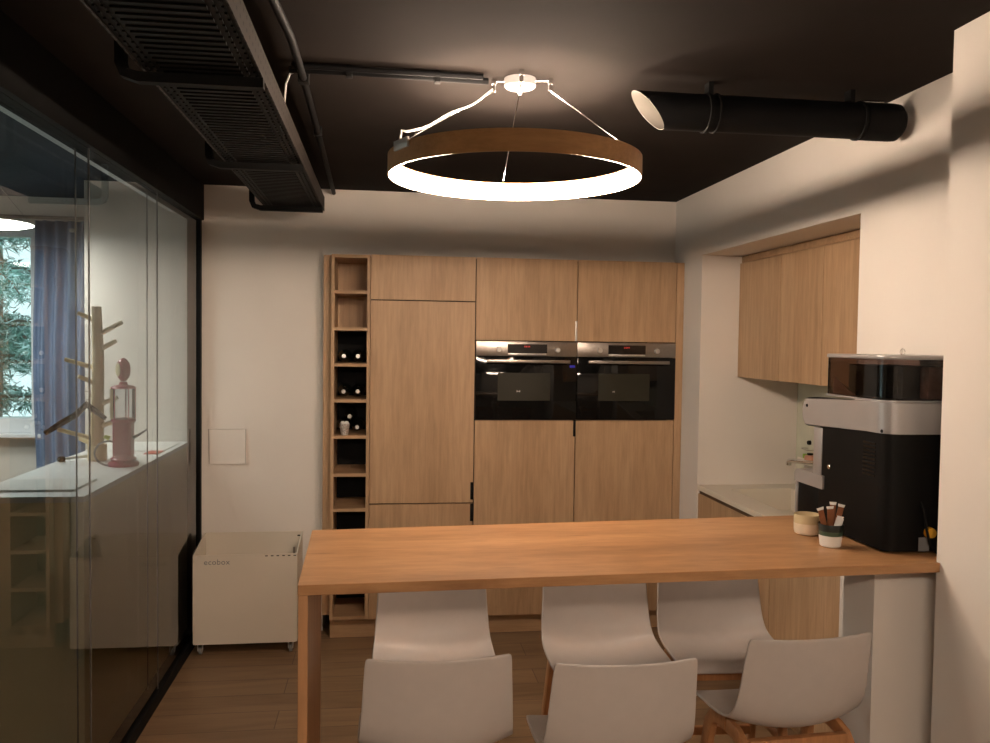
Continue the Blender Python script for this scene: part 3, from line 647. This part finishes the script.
# ------------------------------------------------------------------ ring pendant
def ring_lamp(cx, cy, z0, mat, label, cyc=None):
    RR, H = .424, .066
    r = thing('ring_pendant_lamp', label, 'ceiling lamp', (cx, cy, z0), 'ring pendant lamps')
    m = MB(); m.lathe([(RR, z0), (RR, z0 + H), (RR - .016, z0 + H), (RR - .016, z0 + H - .003), (RR - .004, z0 + H - .003), (RR - .004, z0)], (cx, cy, 0), 128, close=True); m.build('wooden_ring', MT['ringwood'], r)
    m = MB(); m.lathe([(RR - .0045, z0 + .001), (RR - .0045, z0 + H - .0035), (RR - .008, z0 + H - .0035), (RR - .008, z0 + .001)], (cx, cy, 0), 128, close=True); m.build('light_diffuser', mat, r)
    # canopy
    k = (cx + .006, cy - .055)
    m = MB(); m.lathe([(.0, ZC - .030), (.046, ZC - .030), (.052, ZC - .025), (.052, ZC - .0005), (0, ZC - .0005)], (k[0], k[1], 0), 40); can = m.build('canopy', MT['silver'], r)
    sub(MB().lathe([(0, ZC - .052), (.006, ZC - .052), (.008, ZC - .042), (.014, ZC - .031)], (k[0], k[1], 0), 16), 'cable_gland', MT['white'], can)
    hooks = [(cx - .078, cy - .035), (cx + .103, cy - .075), (cx - .005, cy - .15)]
    ends = [(-.385, -.19), (.40, -.12), (.02, .425)]
    m = MB(); m.tube([(hooks[0][0], hooks[0][1], ZC - .008), (k[0], k[1], ZC - .008), (hooks[1][0], hooks[1][1], ZC - .008)], .003, 6); m.build('cross_wire', MT['chrome'], r)
    for h, e in zip(hooks, ends):
        n = math.hypot(*e); ex, ey = cx + e[0] / n * (RR - .003), cy + e[1] / n * (RR - .003)
        m = MB(); m.box(h[0] - .008, h[0] + .008, h[1] - .008, h[1] + .008, ZC - .020, ZC - .0005, .002); m.lathe([(.005, ZC - .042), (.007, ZC - .04), (.007, ZC - .020)], (h[0], h[1], 0), 12); m.build('anchor', MT['chrome'], r)
        MB().cyl((h[0], h[1], ZC - .04), (ex, ey, z0 + H), .0014, n=6).build('suspension_wire', MT['chrome'], r)
    e = ends[0]; n = math.hypot(*e); ex, ey = cx + e[0] / n * (RR - .002), cy + e[1] / n * (RR - .002)
    m = MB(); a = Vector((hooks[0][0], hooks[0][1], ZC - .03)); b_ = Vector((ex + .012, ey, z0 + H + .032)); pts = []
    for i in range(13):
        t = i / 12; p = a.lerp(b_, t); p.z -= .018 * math.sin(PI * t) * (1 + .5 * math.sin(9 * t)); pts.append(p)
    pts += [Vector((ex - .004, ey, z0 + H + .034)), Vector((ex - .008, ey - .002, z0 + H + .008))]
    m.tube(pts, .0038, 8); m.build('power_cable', MT['white'], r)
    a0 = math.atan2(e[1], e[0])
    m = MB(); m.box(-.004, .004, -.045, .045, -.022, .008, .001); m.bm.transform(Matrix.Translation((cx + math.cos(a0) * (RR + .003), cy + math.sin(a0) * (RR + .003), z0 + H)) @ Matrix.Rotation(a0, 4, 'Z')); m.build('connector_plate', MT['steel_light'], r)
    return r
ring_lamp(.432, 2.80, 2.262, MT['led'], 'glowing wood-rimmed ring pendant lamp above the bar')
ring_lamp(.10, -.55, 2.262, MT['led2'], 'second wood-rimmed ring pendant lamp behind the viewer, over open floor')

# ------------------------------------------------------------------ ceiling services
ct = thing('cable_tray', 'wide black perforated cable tray hung below the dark ceiling', 'cable tray', (-.48, 3.0, 2.40))
tx0, tx1, ty0, ty1, tz = -.625, -.322, -1.5, 4.62, 2.405
MB().box(tx1 - .004, tx1, ty0, ty1, tz, tz + .075).build('side_rail', MT['perf'], ct, 0)
MB().box(tx0, tx0 + .004, ty0, ty1, tz, tz + .075).build('side_rail', MT['perf'], ct, 0)
m = MB(); m.box(tx0 + .004, tx1 - .004, ty0, ty1, tz + .006, tz + .009)
y = ty0 + .02
while y < ty1:
    m.box(tx0 + .05, tx1 - .05, y, y + .016, tz + .001, tz + .006); y += .036
y = ty0 + .02
while y < ty1:
    for xx in (tx0 + .014, tx0 + .032, tx1 - .038, tx1 - .020): m.box(xx, xx + .006, y, y + .022, tz + .002, tz + .006)
    y += .036
m.build('tray_floor', MT['tray'], ct, 0)
m = MB()
for k in range(26):
    yy = ty0 + .3 + k * .22 + random.uniform(-.05, .05)
for k in range(5): m.tube([(tx0 + .05 + k * .045 + .01 * math.sin(j * 1.3 + k), ty0 + j * .32, tz + .022 + .006 * math.sin(j + k)) for j in range(19)], .009, 8)
m.build('cable', MT['black'], ct)
for yy in (1.15, 2.30, 3.40, 4.47):
    m = MB(); m.tube([(tx0 - .055, yy, ZC - .001), (tx0 - .055, yy, tz + .02), (tx0 - .045, yy, tz - .006), (tx0 - .01, yy, tz - .016), (tx1 + .002, yy, tz - .016)], .016, shape=[(-1, -.8), (1, -.8), (1, .8), (-1, .8)])
    m.build('hanger', MT['black'], ct, 0)
def conduit(name, pts, r, label, clips):
    t = thing(name, label, 'pipe', pts[0]); m = MB(); m.tube(pts, r, 12); m.build('pipe', MT['duct'], t)
    for c in clips:
        m = MB(); m.box(c[0] - c[3], c[0] + c[3], c[1] - c[4], c[1] + c[4], c[2] - .014, ZC - .0005, .002); m.build('clip', MT['black'], t)
    return t
conduit('conduit_pipe', [(-.295, .9, 2.545), (-.290, 1.9, 2.550), (-.262, 2.4, 2.552), (-.262, 2.75, 2.552), (-.272, 3.6, 2.555), (-.292, 4.938, 2.560)], .012, 'thin black conduit running along ceiling beside the cable tray', [(-.262, 2.78, 2.552, .017, .02), (-.272, 3.5, 2.555, .016, .01)])
t = conduit('conduit_pipe', [(-.30, 2.72, 2.562), (-.10, 2.715, 2.562), (.33, 2.73, 2.562)], .011, 'thin black conduit crossing the ceiling to the ring lamp canopy', [(-.115, 2.715, 2.560, .010, .016), (.165, 2.722, 2.560, .010, .016)])
t['label'] = 'pair of thin black conduits crossing the ceiling to the ring lamp'
MB().tube([(-.29, 2.69, 2.566), (.31, 2.70, 2.566)], .009, 10).build('pipe', MT['duct'], t)
wc_ = MB().tube([(-.27, 2.72, 2.560), (-.300, 2.73, 2.552), (-.315, 2.76, 2.53), (-.322, 2.79, 2.50), (-.326, 2.80, 2.47)], .003, 8).build('cable', MT['white'], None, loc=(-.29, 2.74, 2.55))
tag(wc_, 'short white cable looping from conduit into the cable tray', 'cable')
# ventilation duct
vd = thing('ventilation_duct', 'round black ventilation duct with oblique open mouth below the ceiling', 'duct', (1.2, 2.6, 2.42))
m = MB(); n = 48; RD = .060; zc_ = 2.482; yc = 2.68
def ringpts(r, fx):
    return [m.bm.verts.new((fx(math.sin(2 * PI * k / n)), yc + r * math.cos(2 * PI * k / n), zc_ + r * math.sin(2 * PI * k / n))) for k in range(n)]
mouth = lambda s: .853 - .053 * s
A = ringpts(RD, mouth); B = ringpts(RD, lambda s: 1.60); Ai = ringpts(RD - .002, mouth); Bi = ringpts(RD - .002, lambda s: 1.60)
for i in range(n):
    j = (i + 1) % n
    f = m.bm.faces.new([A[i], B[i], B[j], A[j]]); f.material_index = 0
    f = m.bm.faces.new([Ai[j], Bi[j], Bi[i], Ai[i]]); f.material_index = 1
    f = m.bm.faces.new([A[j], Ai[j], Ai[i], A[i]]); f.material_index = 1
m.build('duct_tube', [MT['duct'], paint('white_duct_lining', (.30, .28, .25), .6, .3)], vd)
m = MB(); m.tube([(1.60, yc, zc_), (1.66, yc, zc_), (1.71, yc, zc_), (1.73, yc, zc_), (1.742, yc, zc_)], [RD + .003, RD + .003, RD + .003, RD + .001, RD - .010], 40); m.build('end_collar', MT['duct'], vd)
for xx, w_ in ((1.045, .012), (1.078, .006), (1.585, .010)):
    m = MB(); m.lathe([(RD + .0005, xx), (RD + .005, xx + .002), (RD + .005, xx + w_), (RD + .0005, xx + w_ + .002)], (0, yc, zc_), 48, 'x', close=True); m.build('collar_seam', MT['black'], vd)
for xx in (1.062, 1.56):
    m = MB(); m.box(xx - .008, xx + .008, yc - .02, yc + .02, zc_ + RD - .004, ZC - .0005); m.build('strap', MT['black'], vd, 0)
m = MB(); m.box(1.60, 1.68, yc - .012, yc + .012, zc_ + RD, zc_ + RD + .01, .002); m.build('bracket', MT['chrome'], vd)

# ------------------------------------------------------------------ office: high counter and what stands on it
ZD = 1.12
dk = thing('reception_counter', 'high counter with white top behind the glass partition', 'counter', (-1.31, 4.1, 0))
MB().box(-1.530, -1.098, 3.255, 4.94, ZD - .022, ZD, .001, 1).build('countertop', MT['desktop'], dk, 0)
MB().box(-1.515, -1.104, 3.27, 4.935, 0, ZD - .0225).build('carcass', MT['desk'], dk, 0)
pb = thing('peg_tree', 'pale wooden trunk-shaped peg stand with branches, on the high counter', 'peg stand', (-1.33, 4.15, ZD))
TX, TY = -1.345, 4.20
tr = [(-.012, .0), (-.008, .25), (-.004, .5), (-.012, .735)]
m = MB(); m.tube([(TX + a, TY, ZD + .0005 + h) for a, h in tr], [.042, .039, .036, .030], 10, shape=[(math.cos(a) * (1 + .08 * math.sin(3 * a)), .7 * math.sin(a)) for a in [k * PI / 6 for k in range(12)]]); m.build('trunk', MT['palewood'], pb)
m = MB(); m.lathe([(.043, 0), (.043, .075), (.040, .078)], (TX - .01, TY, ZD + .0004), 20); m.build('base', MT['palewood'], pb)
for a in [((0, 0, .60), (.113, .0, .664)), ((0, .0, .525), (.09, -.02, .574)), ((0, 0, .665), (-.087, 0, .704)), ((0, 0, .44), (-.141, -.02, .484)), ((0, 0, .365), (-.07, -.05, .405)), ((0, 0, .265), (.093, -.01, .304)), ((0, 0, .16), (.093, -.03, .193)), ((0, -.01, .10), (-.16, -.06, .156)), ((0, .02, .06), (-.10, .05, .10))]:
    p, q = a; m = MB(); m.tube([(TX - .008 + p[0], TY + p[1], ZD + p[2]), (TX - .008 + q[0], TY + q[1], ZD + q[2])], [.012, .010], 10); m.build('peg', MT['palewood'], pb)
hg = thing('coat_hanger', 'dark grey coat hanger hooked over a low peg of the stand', 'hanger', (TX - .06, TY - .06, ZD + .28))
m = MB(); m.tube([(TX - .222, TY - .06, ZD + .137), (TX - .15, TY - .06, ZD + .185), (TX - .085, TY - .058, ZD + .225), (TX - .042, TY - .05, ZD + .272), (TX + .0, TY - .05, ZD + .240), (TX + .045, TY - .05, ZD + .205)], [.012, .015, .015, .017, .014, .010], 10); m.build('hanger_arm', MT['black_gloss'], hg)
m = MB(); m.tube([(TX - .042, TY - .05, ZD + .28)] + [(TX - .042 + .02 * math.sin(a), TY - .05, ZD + .315 - .02 * math.cos(a)) for a in [k * PI / 6 for k in range(8)]], .002, 6); m.build('hook', MT['steel'], hg)
bh = thing('brush', 'small black and white hand brush lying by the peg stand', 'brush', (-1.44, 4.2, ZD))
m = MB(); m.tube([(-1.49, 4.16, ZD + .014), (-1.39, 4.24, ZD + .018)], [.006, .009], 8); m.build('brush_handle', MT['white'], bh)
m = MB(); m.lathe([(0, 0), (.016, .002), (.019, .012), (.014, .024), (0, .027)], (-1.50, 4.15, ZD + .0005), 14); m.build('brush_head', MT['black'], bh)
pc = thing('pouch', 'small black pouch hanging by a string from the lowest right peg', 'pouch', (-1.235, 4.15, ZD + .1))
m = MB(); m.prism([(-1.27, ZD + .035), (-1.20, ZD + .04), (-1.20, ZD + .085), (-1.215, ZD + .115), (-1.24, ZD + .11), (-1.265, ZD + .08)], 4.145, 4.165, 'y', .004); m.build('pouch_body', MT['black'], pc)
m = MB(); m.tube([(-1.237, 4.155, ZD + .11), (-1.24, 4.165, ZD + .175)], .0015, 6); m.build('string', MT['grey'], pc)
gp = thing('gas_pump_dispenser', 'raspberry red retro fuel-pump candy dispenser with clear cylinder, on high counter', 'dispenser', (-1.18, 4.0, ZD))
GX, GY = -1.183, 4.02
G = lambda prof, n=28: MB().lathe([(r_, h + ZD + .0005) for r_, h in prof], (GX, GY, 0), n)
G([(0, 0), (.058, 0), (.060, .008), (.056, .016), (.046, .020), (.050, .030), (.042, .036), (.036, .045)]).build('base', MT['red'], gp)
MB().prism(rrect(GX - .036, GX + .036, GY - .030, GY + .030, .010), ZD + .040, ZD + .180, 'z', .003).build('pump_body', MT['red'], gp)
G([(.044, .178), (.047, .182), (.047, .190), (.040, .193)]).build('collar', MT['red'], gp)
G([(.043, .193), (.043, .315)]).build('glass_cylinder', MT['clearcyl'], gp)
for k in range(5):
    a = k * 2 * PI / 5 + .4; MB().cyl((GX + .045 * math.cos(a), GY + .045 * math.sin(a), ZD + .192), (GX + .045 * math.cos(a), GY + .045 * math.sin(a), ZD + .318), .0022, n=8).build('rod', MT['red'], gp)
MB().box(GX - .041, GX - .030, GY - .036, GY - .033, ZD + .195, ZD + .315).build('gauge_strip', MT['cream'], gp)
G([(0, .315), (.047, .315), (.048, .320), (.040, .326), (.018, .330), (.014, .342), (0, .344)]).build('cap', MT['red'], gp)
m = MB(); m.lathe([(0, -.016), (.030, -.014), (.040, -.006), (.042, 0), (.040, .006), (.030, .014), (0, .016)], (0, 0, 0), 32, 'y'); m.bm.transform(Matrix.Translation((GX, GY, ZD + .392)) @ Matrix.Rotation(-.9, 4, 'Z') @ Matrix.Diagonal((.9, 1.3, 1.15, 1))); gl_ = m.build('globe', MT['red'], gp)
m = MB(); m.lathe([(0, -.0215), (.022, -.0208), (.024, -.0185), (0, -.0185)], (0, 0, 0), 24, 'y'); m.bm.transform(Matrix.Translation((GX, GY, ZD + .392)) @ Matrix.Rotation(-.9, 4, 'Z') @ Matrix.Diagonal((.9, 1.15, 1.15, 1))); sub(m, 'globe_face', MT['cream'], gl_)
MB().tube([(GX + .036, GY, ZD + .115), (GX + .058, GY, ZD + .125), (GX + .095, GY - .005, ZD + .150)], [.008, .005, .003], 8).build('lever', MT['grey'], gp)
MB().tube([(GX - .036, GY - .02, ZD + .10)] + [(GX - .045 - .058 * math.sin(a), GY - .03, ZD + .055 + .05 * math.cos(a)) for a in [k * PI / 8 for k in range(9)]] + [(GX + .0, GY - .035, ZD + .0065), (GX + .03, GY - .033, ZD + .03)], .004, 8).build('hose', MT['grey'], gp)
MB().tube([(GX - .045, GY - .03, ZD + .115), (GX - .065, GY - .035, ZD + .125)], [.010, .006], 8).build('nozzle', MT['lime'], gp)
gp.scale = (1.13, 1.13, 1.13)
# papers
def sheet(name, x0, x1, y0, y1, n, label, mt='paper', grp=None):
    m = MB(); m.box(x0, x1, y0, y1, ZD + .0005, ZD + .0005 + n, 0); o = m.build(name, MT[mt], None, 0, loc=((x0 + x1) / 2, (y0 + y1) / 2, ZD)); tag(o, label, name.replace('_', ' '), grp); return o
o = sheet('paper_stack', -1.50, -1.17, 3.36, 3.62, .008, 'stack of white printed sheets on near end of high counter')
o = sheet('paper_sheet', -1.40, -1.13, 4.52, 4.86, .003, 'white sheets spread at far end of high counter')
o = sheet('leaflet', -1.20, -1.13, 4.40, 4.52, .004, 'small red leaflet lying behind the red dispenser', 'redpaper')
# curtain
cu = thing('curtain', 'long blue-grey curtain beside the office window', 'curtain', (-1.95, 5.5, 0))
rows = []
for j in range(14):
    z = .05 + j * (2.42 - .05) / 13; row = []
    for i in range(61):
        u = i / 60; row.append((-2.135 + .48 * u + .01 * math.sin(j * .6), 5.49 + .028 * math.sin(u * 2 * PI * 6.5 + .25 * math.sin(j * .4)), z))
    rows.append(row)
o = MB().grid(rows).build('fabric', MT['curtain'], cu, 180); o.modifiers.new('thickness', 'SOLIDIFY').thickness = .003
MB().cyl((-3.6, 5.49, 2.44), (-1.68, 5.49, 2.44), .011).build('curtain_rod', MT['steel'], cu)
MB().lathe([(0, -.012), (.016, -.010), (.018, 0), (.016, .010), (0, .012)], (-1.90, 5.45, 2.36), 14).build('tieback_knob', MT['steel_light'], cu)
# disc lamps in office, one hanging there and one added for light
def disc_lamp(x, y, label):
    dl = thing('disc_pendant_lamp', label, 'ceiling lamp', (x, y, 2.29), 'disc pendant lamps')
    MB().lathe([(0, 2.275), (.20, 2.275), (.235, 2.285)], (x, y, 0), 48).build('light_diffuser', MT['disc'], dl)
    MB().lathe([(.235, 2.286), (.238, 2.295), (.20, 2.308), (0, 2.312)], (x, y, 0), 48).build('lamp_body', MT['white'], dl)
    for a in (0.1, 2.2, 4.3): MB().cyl((x, y, ZC), (x + .22 * math.cos(a), y + .22 * math.sin(a), 2.30), .0015, n=6).build('suspension_wire', MT['steel'], dl)
disc_lamp(-2.04, 4.6, 'white glowing disc pendant lamp in the office, in front of the curtain')
disc_lamp(-2.75, 4.0, 'added disc lamp out of view left of the frame, brightening the office')  # unseen lamp, added only to brighten the office

# ------------------------------------------------------------------ outside
struct('ground', MB().box(-14, 4, 5.85, 24, -.6, -.5), MT['grass'])
def tree(x, y, h, rad, seed, label):
    rnd = random.Random(seed); t = thing('evergreen_tree', label, 'tree', (x, y, -.5), 'trees outside the office window')
    MB().tube([(x, y, -.5), (x + .1, y, h * .5), (x, y, h)], [.16, .10, .02], 10).build('trunk', MT['bark'], t)
    m = MB(); m2 = MB(); bb = MB()
    for k in range(95):
        z = .1 + (h - .2) * k / 95; a0 = rnd.uniform(0, 2 * PI); L = rad * (1 - .75 * z / h) * rnd.uniform(.75, 1.15)
        pts = []
        for i in range(7):
            u = i / 6; pts.append(Vector((x + math.cos(a0) * L * u, y + math.sin(a0) * L * u, z + .25 * u - .6 * u * u * L / rad)))
        bb.tube(pts, [.022 * (1 - .12 * i) for i in range(7)], 5)
        for i in range(1, 7):
            for q in range(70):
                p = pts[i - 1].lerp(pts[i], rnd.random()) + Vector((rnd.uniform(-.16, .16), rnd.uniform(-.16, .16), rnd.uniform(-.14, .06)))
                d_ = Vector((rnd.uniform(-1, 1), rnd.uniform(-1, 1), rnd.uniform(-1.1, .2))).normalized() * rnd.uniform(.08, .17); s_ = Vector((rnd.uniform(-1, 1), rnd.uniform(-1, 1), rnd.uniform(-1, 1))).normalized() * .012
                mm = m if rnd.random() < .55 else m2
                v = [mm.bm.verts.new(p - s_), mm.bm.verts.new(p + s_), mm.bm.verts.new(p + d_)]; mm.bm.faces.new(v)
    bb.build('branch', MT['bark'], t); m.build('foliage', MT['foliage'], t, 0); m2.build('foliage', MT['foliage2'], t, 0)
tree(-4.0, 9.0, 5.0, 1.9, 1, 'drooping evergreen tree filling the office window, nearest one')
tree(-7.6, 11.5, 6.5, 2.0, 2, 'evergreen tree farther away behind the nearest one, left side')
tree(-3.0, 13.5, 6.5, 2.2, 3, 'evergreen tree farther away behind the nearest one, right side')

for o in list(bpy.data.objects):
    if '_world' in o: del o['_world']
